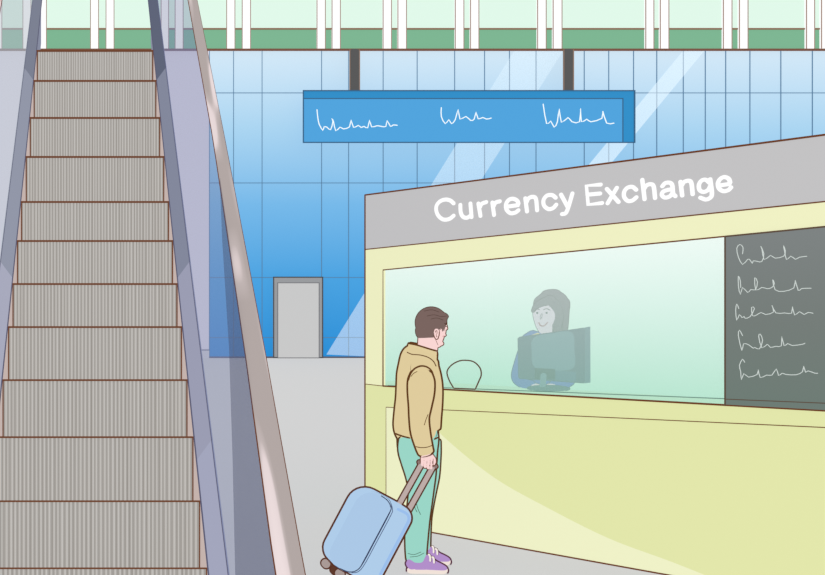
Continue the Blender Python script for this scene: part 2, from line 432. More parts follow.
# ------------------------------------------------------------------ booth
A = Vector((2.197, 7.975)); B = Vector((4.264, 5.724)); dd = (B - A).normalized(); nb = Vector((-dd.y, dd.x))
if nb.y < 0: nb = -nb
N3 = Vector((nb.x, nb.y, 0))
def P(x, y, off=0.0):
    dx = (x - PX) / F; t = (nb.dot(A) + off) / (nb.x * dx + nb.y)
    return Vector((dx * t, t, H + (PY - y) / F * t))
def line(x, x0, y0, x1, y1): return y0 + (y1 - y0) * (x - x0) / (x1 - x0)
XR = 930
topl = lambda x: line(x, 365, 195, 825, 134.7)
fasb = lambda x: line(x, 365, 249.5, 825, 201.5)
wint = lambda x: line(x, 383, 270, 825, 226.6)
winb = lambda x: line(x, 383, 386, 825, 410.6)
band = lambda x: line(x, 386, 407.2, 825, 427.5)
def flo(x):
    p = P(x, 400); return PY + H * F / p.y
bo = empty('exchange_booth', (A.x + .6, A.y - .4, 0), 'cream and grey currency exchange kiosk with a long glass window', 'kiosk')
T = .036
def slab(name, pts, off, thick, mat, par=bo, label=None):
    bm = bmesh.new(); prism(bm, [P(x, y, off) for x, y in pts], N3 * thick); return mobj(name, bm, mat, par, label=label)
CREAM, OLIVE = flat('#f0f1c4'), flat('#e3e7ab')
fas = slab('fascia', [(365, topl(365)), (XR, topl(XR)), (XR, fasb(XR)), (365, fasb(365))], 0, T + .06, flat('#c3c2c3'))
slab('head_panel', [(365, fasb(365)), (XR, fasb(XR)), (XR, wint(XR)), (383, wint(383)), (365, wint(365))], 0, T, CREAM)
slab('window_jamb', [(365, wint(365)), (383, wint(383)), (383, winb(383)), (365, 384)], 0, T, CREAM)
slab('counter_band', [(365, 384), (383, winb(383)), (XR, winb(XR)), (XR, band(XR)), (386, band(386)), (386, flo(386)), (365, flo(365))], 0, T, OLIVE)
curve = cr([(418, band(418)), (445, 438), (494, 477.5), (546, 507), (609, 538.5), (672, 562), (735, flo(735) - .6)], 5)  # below this curve the light on the counter is painted paler cream
slab('front_panel', [(386, band(386)), (418, band(418))] + curve[1:] + [(700, flo(700)), (600, flo(600)), (500, flo(500)), (386, flo(386))], 0, T, flat('#f0f2c8'), label='lower counter front painted paler cream as a sweep of light')
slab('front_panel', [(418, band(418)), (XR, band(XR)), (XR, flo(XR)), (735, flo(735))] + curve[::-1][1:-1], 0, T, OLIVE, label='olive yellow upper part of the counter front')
bm = bmesh.new()
def el_(pts, r=.0048, off=-.002):
    tube(bm, [P(x, y, off) for x, y in pts], r, 6)
el_([(365, topl(365)), (XR, topl(XR))], .006); el_([(365, topl(365)), (365, flo(365) - .5)], .0058)
el_([(365, fasb(365)), (XR, fasb(XR))], .0042); el_([(365, 384), (383, winb(383))], .003)
el_([(386, flo(386) - .4), (386, band(386)), (XR, band(XR))], .0032)
el_([(365, flo(365) - .6), (XR, flo(XR) - .6)], .0056)
mobj('edge_line', bm, flat(BROWN), bo)
bm = bmesh.new()
el_([(383, winb(383)), (383, wint(383)), (XR, wint(XR))], .0052); el_([(383, winb(383)), (XR, winb(XR))], .0062)
mobj('window_frame', bm, flat(BROWN), bo)
mint = [(0, '#b3e3cd'), (.3, '#c6e9da'), (.65, '#daf1e8'), (1, '#ecf8f3')]
slab('window_glass', [(383, wint(383)), (XR, wint(XR)), (XR, winb(XR)), (383, winb(383))], .03, .008, glass('mint_glass', '', .26, mint, 1.03, 2.12))
mm = graded('mint_wall', mint, .85, 2.3)
mm2 = graded('mint_end', mint, .9, 2.25)
Lc, Rc = P(365, 400), P(XR, 400); D = 2.1
def wall_seg(name, a, b, z0, z1, th, mat):
    bm = bmesh.new(); prism(bm, [(a.x, a.y, z0), (b.x, b.y, z0), (b.x, b.y, z1), (a.x, a.y, z1)], th); return mobj(name, bm, mat, bo)
hl, hr_ = P(365, topl(365)).z, P(XR, topl(XR)).z
Hh = min(hl, hr_) - .01
off = N3 * (T + .005)
d3 = Vector((dd.x, dd.y, 0))
wall_seg('side_wall', Lc + off, Lc + N3 * D, 0, Hh, d3 * .06, mm2)
wall_seg('side_wall', Rc + off, Rc + N3 * D, 0, Hh, -d3 * .06, mm2)
wall_seg('rear_wall', Lc + N3 * D, Rc + N3 * D, 0, Hh, N3 * .06, mm)
bm = bmesh.new(); prism(bm, [(*(Lc + off).xy, Hh - .1), (*(Rc + off).xy, Hh - .1), (*(Rc + N3 * D).xy, Hh - .1), (*(Lc + N3 * D).xy, Hh - .1)], Vector((0, 0, .09))); mobj('roof', bm, flat('#eef6f0'), bo)
# inner counter top behind the glass
zc = P(548, 389.5, .5).z
dz_pts = [P(x, 0, o_) for x, o_ in ((400, T + .002), (XR - 6, T + .002), (XR - 6, .62), (400, .62))]
CT = 1.128
bm = bmesh.new(); a0 = Lc + d3 * .07 + N3 * (T + .002); a1 = Rc - d3 * .07 + N3 * (T + .002)
prism(bm, [(a0.x, a0.y, CT - .04), (a1.x, a1.y, CT - .04), (a1.x + N3.x * .42, a1.y + N3.y * .42, CT - .04), (a0.x + N3.x * .42, a0.y + N3.y * .42, CT - .04)], Vector((0, 0, .04)))
mobj('countertop', bm, flat('#b7dcc0'), bo)
bm = bmesh.new(); tube(bm, [P(x, line(x, 442, 387.6, 825, 402.6), .026) for x in (388, 600, 724.5)], .0032, 6); mobj('counter_edge', bm, flat('#6f8f83'), bo)
# talk-through opening
ring = cr([(453.8, 388.3), (449.3, 380.5), (447, 372), (451, 365.5), (458.5, 361.2), (466, 360.3), (474, 362), (480, 368), (481.2, 375), (478.5, 382), (475.3, 389.2)], 5)
bm = bmesh.new(); tube(bm, [P(x, y, .022) for x, y in ring], .0050, 7, closed=True); mobj('speaking_hole', bm, flat('#5e4436'), bo, label='brown edged arched speaking hole in the glass')
# lettering
L1 = [[(148,95),(130,80),(105,75),(78,84),(60,105),(58,132),(70,160),(95,178),(125,175),(148,158)],
 [(182,102),(184,140),(195,163),(215,169),(236,158)], [(234,95),(240,166)],
 [(275,95),(286,160)], [(281,118),(293,97),(316,88)], [(347,90),(356,155)], [(352,112),(364,91),(386,84)],
 [(422,112),(484,103),(476,82),(454,71),(432,77),(418,98),(420,126),(440,145),(465,142),(482,130)],
 [(517,68),(526,137)], [(522,92),(534,69),(556,61),(572,73),(578,131)],
 [(674,66),(655,52),(628,55),(611,78),(614,106),(636,124),(660,119),(677,101)],
 [(701,49),(735,112)], [(760,43),(741,108),(726,144),(706,150)]]
L2 = [[(107,101),(33,107),(42,204),(114,196)], [(38,153),(104,147)], [(138,123),(199,191)], [(190,117),(142,198)],
 [(290,128),(270,113),(245,117),(228,138),(228,165),(246,185),(270,183),(291,166)],
 [(321,76),(333,177)], [(329,125),(343,105),(366,99),(380,112),(387,171)],
 [(424,110),(440,93),(464,92),(476,106),(480,146),(492,161)], [(477,125),(450,129),(428,138),(422,155),(438,168),(462,162),(478,143)],
 [(518,86),(527,158)], [(523,108),(536,88),(559,81),(574,93),(581,151)],
 [(668,92),(648,76),(626,81),(613,103),(617,129),(637,139),(660,129),(672,108)], [(671,73),(680,145),(672,168),(648,178),(620,168)],
 [(716,106),(776,97),(767,72),(744,62),(722,73),(711,96),(718,122),(740,135),(765,129),(779,115)]]
SH = {0: 0}
bm = bmesh.new()
def sharp(s): return len(s) <= 2 or s[0] == (107, 101)
for L, ox, oy in ((L1, 425, 185), (L2, 580, 165)):
    for s in L:
        q = [(ox + a / 5.156, oy + b / 5.156) for a, b in s]
        if s[0] in ((422, 112), (716, 106)): q = [q[0]] + cr(q[1:], 5)
        elif not sharp(s): q = cr(q, 5)
        qq = [P(x, y, -.004) for x, y in q]; tube(bm, qq, 2.02 * qq[0].y / F, 12, squash=(N3, .3))
mobj('lettering', bm, flat('#ffffff', 1.0), fas, label='white rounded letters reading Currency Exchange')

# rates board
rb = empty('rates_board', P(790, 408, -.02), 'dark grey-green notice board with five chalky scrawled lines at the right window end', 'board')
bmat = graded('board_slate', [(0, '#6c7c74'), (.5, '#757d79'), (1, '#7f8484')], 1.0, 2.25)
slab('panel', [(725, wint(725)), (XR, wint(XR)), (XR, winb(XR) - .5), (725, winb(725) - .5)], -.014, .011, bmat, rb)
bm = bmesh.new(); tube(bm, [P(725, wint(725), -.016), P(725, winb(725), -.016)], .0048, 6); tube(bm, [P(725, wint(725), -.016), P(XR, wint(XR), -.016)], .005, 6)
tube(bm, [P(x, line(x, 442, 387.6, 825, 403.2), -.016) for x in (725, 900)], .0026, 6)
mobj('edge_line', bm, flat('#5d4a3c'), rb)
Bs = [scr(s, 6.39, 725, oy) for s, oy in (
 ([(112,120),(115,80),(95,60),(75,85),(85,140),(112,188),(145,155),(160,160),(175,182),(180,165),(205,168),(235,170),(248,120),(228,72),(236,90),(250,158),(290,130),(320,148),(375,135),(385,100),(373,68),(380,100),(393,158),(420,135),(450,155),(475,142),(522,136)], 235),
 ([(100,335),(97,290),(85,262),(86,330),(98,380),(112,335),(145,368),(165,348),(195,350),(207,300),(190,272),(196,352),(235,335),(270,343),(300,335),(315,310),(305,285),(320,350),(375,360),(440,338),(448,290),(468,355),(490,342),(550,340)], 235),
 ([(88,470),(75,440),(68,480),(75,545),(92,508),(108,528),(122,520),(128,532),(160,522),(188,470),(170,462),(175,515),(200,512),(230,495),(260,508),(310,492),(300,450),(325,498),(380,498),(425,500),(430,458),(445,512),(475,490),(505,508),(530,495),(562,500)], 235),
 ([(112,100),(92,65),(85,100),(108,195),(118,152),(150,158),(180,180),(190,175),(220,185),(240,130),(225,90),(215,105),(235,178),(270,155),(290,175),(325,168),(360,165),(362,105),(378,165),(400,150),(430,163),(495,155),(510,148)], 320),
 ([(125,270),(112,250),(92,290),(100,330),(105,382),(120,342),(150,365),(205,348),(212,318),(225,368),(265,352),(300,352),(328,312),(342,355),(365,340),(390,348),(455,350),(495,330),(502,295),(515,335),(530,325),(575,340),(592,340)], 320))]
for s in Bs:
    bm = bmesh.new(); tube(bm, [P(x, y, -.017) for x, y in cr(s, 2)], .0024, 5); mobj('lettering', bm, flat('#cdd5d1', 1.0), rb, label='white handwritten scrawl')

# ------------------------------------------------------------------ the traveller
Y0 = 6.52; NE = 6.30; K = Y0 / F
SKIN = flat('#f9d6d3', 1.0); JK = flat('#dfcc9d', 1.0); TR = flat('#9ad6c7', 1.0)
bm = bmesh.new()
# trunk and neck
loft(bm, rows_px([(432, 406, 428, .11), (410, 402, 434, .12), (380, 404, 434, .13), (368, 407, 432, .12), (360, 414, 431, .07), (350, 417.5, 436.5, .062), (342, 418.5, 437, .06), (334, 419, 438, .06)], Y0))
# skull, face, jaw
ell(bm, at(431.3, 324, Y0), (14.3 * K, .074, 15 * K))
loft(bm, rows_px([(344.5, 433.5, 442.3, .022), (341, 429, 443.6, .036), (336, 425, 444.6, .05), (330, 424, 445.3, .06), (323, 424, 446, .064), (317, 425, 445.6, .06)], Y0), cap=.8)
tube(bm, [at(445.2, 323, Y0), at(446, 326.5, Y0), at(446.2, 328.6, Y0)], lambda t: .005 + .003 * t, 8)
tube(bm, [at(444.6, 335.4, Y0 - .014), at(445.2, 335, Y0), at(444.6, 335.4, Y0 + .014)], .0055, 8)
ell(bm, at(441.3, 343.6, Y0), (.013, .017, .012))
for sy in (-1, 1):                                # ears
    e = cr([at(436.3, 329, Y0 + sy * .071), at(434.6, 331.5, Y0 + sy * .078), at(435, 335.5, Y0 + sy * .074), at(436.8, 338.6, Y0 + sy * .067), at(438.2, 334, Y0 + sy * .07), at(438.2, 330.5, Y0 + sy * .072)], 4, True)
    tube(bm, e, .0045, 8, closed=True); ell(bm, at(436.6, 333, Y0 + sy * .068), (.010, .006, .022))
# arms
loft(bm, rows_px([(384, 414, 429, .03), (398, 413, 429, .04), (418, 414.5, 428, .036), (440, 419.5, 429.5, .03), (453, 422.5, 430.8, .022, .005), (457, 421.8, 432.6, .018, .01)], NE))
loft(bm, rows_px([(384, 414, 429, .03), (410, 414, 428, .045), (440, 418, 430, .03), (462, 421, 430, .022), (478, 422, 432, .02)], 6.74))
loft(bm, [(*at(421, 380, 6.33),.04,.03), (*at(420, 378, 6.52),.05,.04), (*at(421, 380, 6.71),.04,.03)])
# gripping hand: palm, four fingers wrapped over the bar, thumb
bar0, bar1 = at(419.5, 462.3, NE + .012), at(435.4, 466.4, NE + .012)
loft(bm, [(*at(427, 456, NE), .030, .016), (*at(427, 460, NE + .0), .036, .016), (*at(427.2, 462, NE + .004), .034, .014)], cap=.9)
for k, (fx, L) in enumerate(((422.0, -.6), (425.0, .3), (428.1, .7), (431.2, .2))):
    sl_ = (fx - 427) * .26
    pts = [at(fx, 457.6 + sl_ * .5, NE - .002), at(fx, 460.5 + sl_, NE - .018), at(fx, 464.6 + sl_ + L, NE - .016), at(fx, 467.2 + sl_ + L, NE + .004), at(fx + .2, 466 + sl_, NE + .03)]
    tube(bm, [Vector(q) for q in cr([tuple(p) for p in pts], 4)], lambda t: .0083 - .0012 * t, 8)
pts = [at(431.6, 455.5, NE + .004), at(434.0, 458.6, NE + .002), at(434.6, 461.8, NE - .004), at(433.6, 464.2, NE - .010)]
tube(bm, [Vector(q) for q in cr([tuple(p) for p in pts], 4)], lambda t: .0102 - .0022 * t, 8)
for k, fx in enumerate((422, 425, 428, 431)):     # far hand hanging beside the far thigh
    tube(bm, [at(fx + 1, 480, 6.74), at(fx + 1.2, 486, 6.735), at(fx + .6, 491 + (k in (1, 2)), 6.73)], .0085, 8)
tube(bm, [at(431, 479, 6.73), at(434, 484, 6.72), at(434.5, 487.5, 6.715)], .009, 8)
# legs and feet inside the clothes
for Yl, dx in ((6.42, 0), (6.62, 1)):
    loft(bm, rows_px([(447, 408, 432, .055), (470, 409 + dx, 431, .07), (500, 412 + dx, 427 + dx, .05), (530, 410 + dx, 423 + dx, .045), (556, 412 + dx, 420 + dx, .032)], Yl))
    zf = .05
    c0, c1 = at(412, 560, Yl), at(438, 563, Yl)
    loft(bm, [(c0.x, Yl, .07, .035, .03), (c0.x + .06, Yl, .07, .035, .033), (c1.x, Yl, .04, .018, .03)])
man = mobj('person', bm, SKIN, smooth=True)
tag(man, 'traveller in tan jacket and green trousers standing and holding a suitcase handle', 'person')
remesh(man, .0036, 2, .35); outline(man, .0062, '#6b3d28')

def cloth(name, fn, mat, par, vox=.006, w=.0115, it=3, col='#5f3a1c', label=None):
    bm = bmesh.new(); fn(bm); o = mobj(name, bm, mat, par, smooth=True, label=label)
    if vox: remesh(o, vox, it)
    outline(o, w, col); return o
# hair
hp = [(447.6, 316.2), (448.6, 312), (446, 300), (410, 300), (408, 342), (417.5, 339.8), (427.5, 340.3), (431, 338.5), (433.8, 334.5), (434.6, 330), (437.2, 328.2), (438.9, 329), (439.7, 332.8), (441.2, 331), (441.8, 326.2), (444.3, 321.8), (445.6, 318.2)]
bm = bmesh.new()
ell(bm, at(431.2, 322.6, Y0), (15.5 * K, .081, 15.7 * K), 40); ell(bm, at(427.8, 331, Y0), (11.8 * K, .074, 11 * K), 30)
ell(bm, at(439.5, 317.2, Y0), (8.6 * K, .05, 5.2 * K), 30); ell(bm, at(436, 326, Y0), (8 * K, .078, 9 * K), 30)
hair = mobj('hair', bm, flat('#7a6560', 1.0), man, smooth=True); remesh(hair, .005, 3)
bpy.context.view_layer.update(); bake(hair)
bm = bmesh.new(); prism(bm, [at(x, y, Y0) - Vector((0, .2, 0)) for x, y in hp], Vector((0, .4, 0)))
cut(hair, bm)
hair.data.materials.clear(); hair.data.materials.append(flat('#7a6560', 1.0))
for p in hair.data.polygons: p.material_index = 0; p.use_smooth = False
outline(hair, .004, '#4a2f22')
bm = bmesh.new()
for s in ([(427, 316), (434, 314.8), (441, 316.5), (446.5, 316)], [(431, 319), (437, 318), (443, 320)], [(424, 311), (432, 309.8), (439, 312)]):
    tube(bm, [at(x, y, Y0 - .08 + .0) for x, y in cr(s, 4)], .0018, 5)
mobj('hair_strands', bm, flat('#54403a', 1.0), hair)
# neck shade and face marks
bm = bmesh.new()
tube(bm, [at(x, y, Y0 - .064) for x, y in cr([(444.6, 323.4), (446, 324), (446.9, 323.6)], 3)], .0022, 5)
mobj('eyebrow', bm, flat('#4a2f22', 1.0), man)
bm = bmesh.new(); tube(bm, [at(x, y, Y0 - .058) for x, y in [(445.4, 326.3), (446.7, 326.6)]], .0022, 5); mobj('eye', bm, flat('#3a2a22', 1.0), man)
bm = bmesh.new(); tube(bm, [at(x, y, Y0 - .045) for x, y in [(442.6, 336.2), (444.6, 335.9)]], .0016, 5); mobj('mouth', bm, flat('#b0545a', 1.0), man)
bm = bmesh.new()
tube(bm, [at(x, y, Y0 - .079) for x, y in cr([(435.2, 331), (436.8, 330.4), (437.2, 333), (436.2, 334.6), (436.6, 336.6)], 3)], .0014, 5)
tube(bm, [at(x, y, Y0 - .072) for x, y in cr([(435.4, 339), (437, 342.8), (438, 345)], 3)], .0015, 5)
mobj('ear_line', bm, flat('#6b3d28', 1.0), man)

# jacket: trunk, collar, sleeves
def trunk(bm):
    loft(bm, rows_px([(438, 407, 436, .165), (434, 400, 436.6, .175), (428, 396.2, 437.2, .18), (416, 396.8, 437.8, .182), (400, 398.6, 438.9, .185), (386, 399.4, 438.8, .19), (374, 400, 437, .19), (364, 402, 435, .175), (357, 403.6, 435.8, .15), (352, 407.5, 435.8, .105)], Y0), n=36, cap=.15, p=2.3)
    loft(bm, [(*at(421, 372, NE + .015), .058, .045), (*at(421, 367, 6.4), .06, .05), (*at(421, 366, 6.62), .06, .05), (*at(421, 372, 6.74), .058, .045)])
jk = cloth('jacket', trunk, JK, man, .007)
def near_sleeve(bm):
    loft(bm, rows_px([(373, 411.5, 431.2, .05), (381, 408.8, 433.6, .06), (393, 408.6, 433.2, .062), (406, 409.6, 430.4, .06), (418, 410.2, 428, .056), (432, 411.6, 429.2, .052), (446, 416, 431.6, .048), (452.6, 418.8, 433, .046)], NE - .02), n=28, cap=.28)
sv = cloth('sleeve', near_sleeve, JK, jk, .006, .0115)
def far_sleeve(bm):
    loft(bm, rows_px([(373, 411.5, 430, .05), (393, 408.5, 432, .06), (418, 411, 427, .056), (436, 412, 427, .052), (470, 416, 430, .045)], 6.76), n=28, cap=.28)
cloth('sleeve', far_sleeve, JK, jk, .006)
def collar(bm):
    loft(bm, rows_px([(359, 407.5, 435.6, .085), (355, 407.6, 436, .082), (350, 408.6, 436.4, .08), (347.8, 409.4, 436.2, .078)], Y0), n=28, cap=.15)
# tilt of the collar: higher at the nape
bm = bmesh.new(); collar(bm)
for v in bm.verts:
    v.co.z += -(v.co.x - at(422, 0, Y0).x) * .20
co_ = mobj('collar', bm, flat('#e0cd9e', 1.0), jk, smooth=True); outline(co_, .0105, '#5f3a1c')
def yy_line(o_name, segs, Yd, r, col, par):
    for s in segs:
        bm = bmesh.new(); tube(bm, [at(x, y, Yd(x, y) if callable(Yd) else Yd) for x, y in cr(s, 5)], r, 6); mobj(o_name, bm, flat(col, 1.0), par)
yy_line('seam', [[(407.2, 352.3), (412, 354.3), (420, 355), (428, 357.3), (433.4, 361.3), (436, 366)]], lambda x, y: Y0 - .155, .0032, '#5f3a1c', jk)
yy_line('seam', [[(395.4, 433.6), (399, 435), (405, 436.9), (412.4, 438.6)], [(431.8, 438.9), (435, 438.9), (437.6, 437.6)]], lambda x, y: Y0 - .13, .0055, '#5f3a1c', jk)
yy_line('seam', [[(409.6, 343.6), (416, 344.8), (424, 347.2), (431, 349.4), (437, 351)]], Y0 - .088, .0055, '#5f3a1c', co_)
yy_line('seam', [[(408.2, 380), (410.6, 373.4), (415, 368.4), (421, 366), (427, 367), (431.4, 370.6), (433.8, 376.5)]], NE - .062, .0055, '#5f3a1c', jk)
yy_line('cuff_seam', [[(415.9, 446.7), (421, 447.6), (427, 447.2), (431.6, 445.6)]], NE - .073, .0028, '#5f3a1c', sv)
yy_line('fold_line', [[(424.3, 425), (426, 419.5), (428, 414.5)], [(411, 376.5), (413.5, 373.5), (417, 371.5)]], NE - .085, .0022, '#6b4a26', sv)

# trousers
def trs(bm):
    loft(bm, rows_px([(430, 399.5, 436, .15), (438, 399, 436.5, .155), (449, 399.2, 435.6, .14)], Y0), cap=.4)
    loft(bm, rows_px([(440, 399.5, 437, .075, .0), (450, 398.8, 436.6, .082), (462, 402.2, 435.8, .082), (475, 406.2, 434.8, .078), (490, 409.3, 432.6, .072), (503, 408.6, 430.8, .068), (518, 406.8, 428.8, .066), (534, 405.9, 427.2, .066), (550, 406.2, 425.8, .066), (560, 407, 425.4, .066)], 6.42), cap=.18)
    loft(bm, rows_px([(440, 404, 440, .075), (455, 404, 440, .08), (475, 408, 438.6, .078), (490, 411, 435.4, .072), (505, 411, 432.4, .068), (520, 409.5, 430.4, .064), (548, 410.5, 429.4, .062)], 6.62), cap=.18)
tr = cloth('trousers', trs, TR, man, .0065, .0105, 2, '#5a3a22')
yy_line('fold_line', [[(413.6, 503), (415, 508), (417, 512)], [(416.4, 503.5), (418, 509), (420.5, 514.5)], [(408, 553.5), (414, 554.6), (421, 552)], [(410, 557), (418, 556), (424, 553)], [(438.4, 440), (437.5, 462), (434, 488), (430.2, 506)]], lambda x, y: 6.345 if x < 430 else 6.53, .0020, '#4d6a5c', tr)
def shoe(bmU, bmS, Yl, zoff, x0, x1):
    k = Yl / F
    X0, X1 = at(x0, 0, Yl).x, at(x1, 0, Yl).x; L = X1 - X0
    top = [(0.02, .075, .030), (.12, .105, .038), (.30, .118, .041), (.44, .120, .042), (.58, .098, .046), (.72, .076, .049), (.86, .060, .047), (.95, .048, .036), (.99, .040, .022)]
    rows = [(X0 + t * L, Yl, .018 + (h - .018) / 2, (h - .018) / 2, w) for t, h, w in top]
    loft(bmU, rows, n=24, cap=.5)
    rows = [(X0 + t * L, Yl, .014 + (.004 if t > .9 else 0), .013, w + .003) for t, w in ((0, .022), (.06, .036), (.3, .040), (.5, .043), (.72, .052), (.88, .048), (.98, .028), (1.01, .014))]
    loft(bmS, rows, n=20, cap=.5, p=3)
for Yl, x0, x1, nm in ((6.40, 408.6, 446, 'near'), (6.62, 412.5, 449, 'far')):
    bmU, bmS = bmesh.new(), bmesh.new(); shoe(bmU, bmS, Yl, 0, x0, x1)
    sh = mobj('shoe', bmU, flat('#b28fca', 1.0), man, smooth=True); outline(sh, .0095, '#5a3244')
    so_ = mobj('sole', bmS, flat('#f0e2d8', 1.0), sh, smooth=True); outline(so_, .0095, '#5a3244')
    X0, X1 = at(x0, 0, Yl).x, at(x1, 0, Yl).x
    for t, hz in ((.50, .117), (.60, .1)):
        bm = bmesh.new(); cx = X0 + t * (X1 - X0)
        pts = [(cx + .012 - .05 * (abs(a) / 1.6) ** 0 * (1 - math.cos(a)) * .3, Yl - math.sin(a) * .048, .02 + (hz - .018) * (.36 + .64 * math.cos(a))) for a in [(-.25 + 1.25 * k / 10) for k in range(11)]]
        tube(bm, pts, .0062, 6); st = mobj('strap', bm, flat('#f4ece2', 1.0), sh, smooth=True); outline(st, .0035, '#5a3244')

# ------------------------------------------------------------------ suitcase
CY = 6.17; kx = CY / F
U = Vector((.47, 0, .883)); V = Vector((.883, 0, -.47)); BL = at(320.8, 556.6, CY)
sc_ = empty('suitcase', at(345, 574, CY), 'light blue wheeled suitcase tilted on its wheels and held by its handle', 'suitcase')
def rrect(s0, s1, t0, t1, rads, n=7):
    out = []
    for (cs, ct, a0), r in zip(((s0, t0, 180), (s1, t0, 270), (s1, t1, 0), (s0, t1, 90)), rads):
        sx = s0 + r if cs == s0 else s1 - r; tx = t0 + r if ct == t0 else t1 - r
        for k in range(n + 1):
            a = math.radians(a0 + 90 * k / n); out.append((sx + r * math.cos(a), tx + r * math.sin(a)))
    return out
def shell(bm, s0, s1, t0, t1, rads, y0, y1, bev):
    base_ = rrect(s0, s1, t0, t1, rads); c = ((s0 + s1) / 2, (t0 + t1) / 2); rings = []
    nb_ = 4
    prof = [(bev * (1 - math.cos(math.pi / 2 * k / nb_)), bev * (1 - math.sin(math.pi / 2 * k / nb_))) for k in range(nb_ + 1)]
    # prof: (depth in from the face, inset) reversed so the face comes first
    lv = [(y0 + d_, i_) for d_, i_ in sorted([(bev - bev * math.sin(math.pi / 2 * k / nb_), bev - bev * math.cos(math.pi / 2 * k / nb_)) for k in range(nb_ + 1)])]
    lv = sorted({(round(y0 + bev * (1 - math.cos(a)), 5), round(bev * (1 - math.sin(a)), 5)) for a in [math.pi / 2 * k / nb_ for k in range(nb_ + 1)]})
    lv += [(round(y1 - (a_ - y0), 5), i_) for a_, i_ in lv[::-1]]
    for (yy, ins) in lv:
        q = rrect(s0 + ins, s1 - ins, t0 + ins, t1 - ins, [max(r - ins, .004) for r in rads])
        rings.append([bm.verts.new(BL + V * s + U * t + Vector((0, yy - CY, 0))) for s, t in q])
    m = len(rings[0])
    for a, b in zip(rings, rings[1:]):
        for k in range(m): bm.faces.new((a[k], a[(k + 1) % m], b[(k + 1) % m], b[k]))
    bm.faces.new(rings[0]); bm.faces.new(rings[-1][::-1])
q = kx
bm = bmesh.new(); shell(bm, 0, 58.6 * q, 0, 83.5 * q, (15 * q, 12 * q, 12 * q, 19 * q), CY - .1, CY + .1, .035)
b_ = mobj('shell', bm, flat('#afcdea', 1.0), sc_, smooth=False); outline(b_, .0115, '#5b3426')
bm = bmesh.new(); shell(bm, .5 * q, 33 * q, .6 * q, 83 * q, (14.5 * q, 12 * q, 9 * q, 18.5 * q), CY - .125, CY - .05, .02)
fr = mobj('front_pocket', bm, flat('#abc8e6', 1.0), sc_); outline(fr, .0045, '#39415e')
def SP(s, t, dy): return BL + V * s * q + U * t * q + Vector((0, dy, 0))
bm = bmesh.new(); tube(bm, [SP(*p, -.104) for p in cr([(31, 80.5), (35, 76), (36.4, 70), (36.4, 40), (36.2, 15), (34, 6), (29, 2)], 6)], .0022, 6); mobj('piping', bm, flat('#4a567a', 1.0), sc_)
bm = bmesh.new(); tube(bm, [SP(*p, -.126) for p in cr([(18, 82.6), (25, 81.6), (30.6, 78), (32.9, 72), (33.1, 40), (33, 16), (31, 7), (25, 2), (16, .8)], 6)], .0030, 6); mobj('piping', bm, flat('#39415e', 1.0), sc_)
bm = bmesh.new(); tube(bm, [SP(*p, -.102) for p in cr([(40, 78.6), (50, 78.6), (54, 74.5), (54.6, 66), (54.6, 30), (54.6, 14)], 6)], .009, 6, squash=(Vector((0, 1, 0)), .25)); mobj('highlight_band', bm, flat('#9bbfec', 1.0), sc_, label='brighter blue highlight painted along the edge')  # highlight near the edge put on as a flat blue strip
RY = 6.26
hd = None
for a_, b2 in (((399.3, 503.5), (421.3, 464.5)), ((408.7, 510), (432.6, 467.5))):
    bm = bmesh.new(); tube(bm, [at(*a_, RY - .02) - U * .03, at(*b2, NE + .012)], .0145, 12)
    r_ = mobj('handle_rod', bm, flat('#bdaca8', 1.0), sc_, smooth=True); outline(r_, .009, '#5b3426')
bm = bmesh.new(); tube(bm, [bar0, bar1], .0135, 12); g_ = mobj('grip', bm, flat('#8d7672', 1.0), sc_, smooth=True); outline(g_, .008, '#5b3426')
for (x, y, r, dy) in ((325.8, 563.6, 4.1, .07), (339.8, 573.8, 4.3, -.02), (334.8, 570.2, 3.9, .08)):
    bm = bmesh.new(); c_ = at(x, y, CY + dy)
    res = bmesh.ops.create_cone(bm, cap_ends=True, segments=24, radius1=r * q, radius2=r * q, depth=.035)
    bmesh.ops.bevel(bm, geom=[e for e in bm.edges if e.is_boundary is False and len(e.link_faces) == 2 and any(len(f.verts) > 4 for f in e.link_faces)], offset=.006, segments=2, affect='EDGES')
    bmesh.ops.transform(bm, matrix=Matrix.Translation(c_) @ Matrix.Rotation(math.pi / 2, 4, 'X'), verts=bm.verts)
    wh = mobj('wheel', bm, flat('#a99a96' if x != 334.8 else '#5d3a2c', 1.0), sc_, smooth=False); outline(wh, .010, '#5b3426')
    bm = bmesh.new(); tube(bm, [c_, c_ + U * .05 + V * .01], .012, 8); mobj('bracket', bm, flat('#5b3426', 1.0), wh)

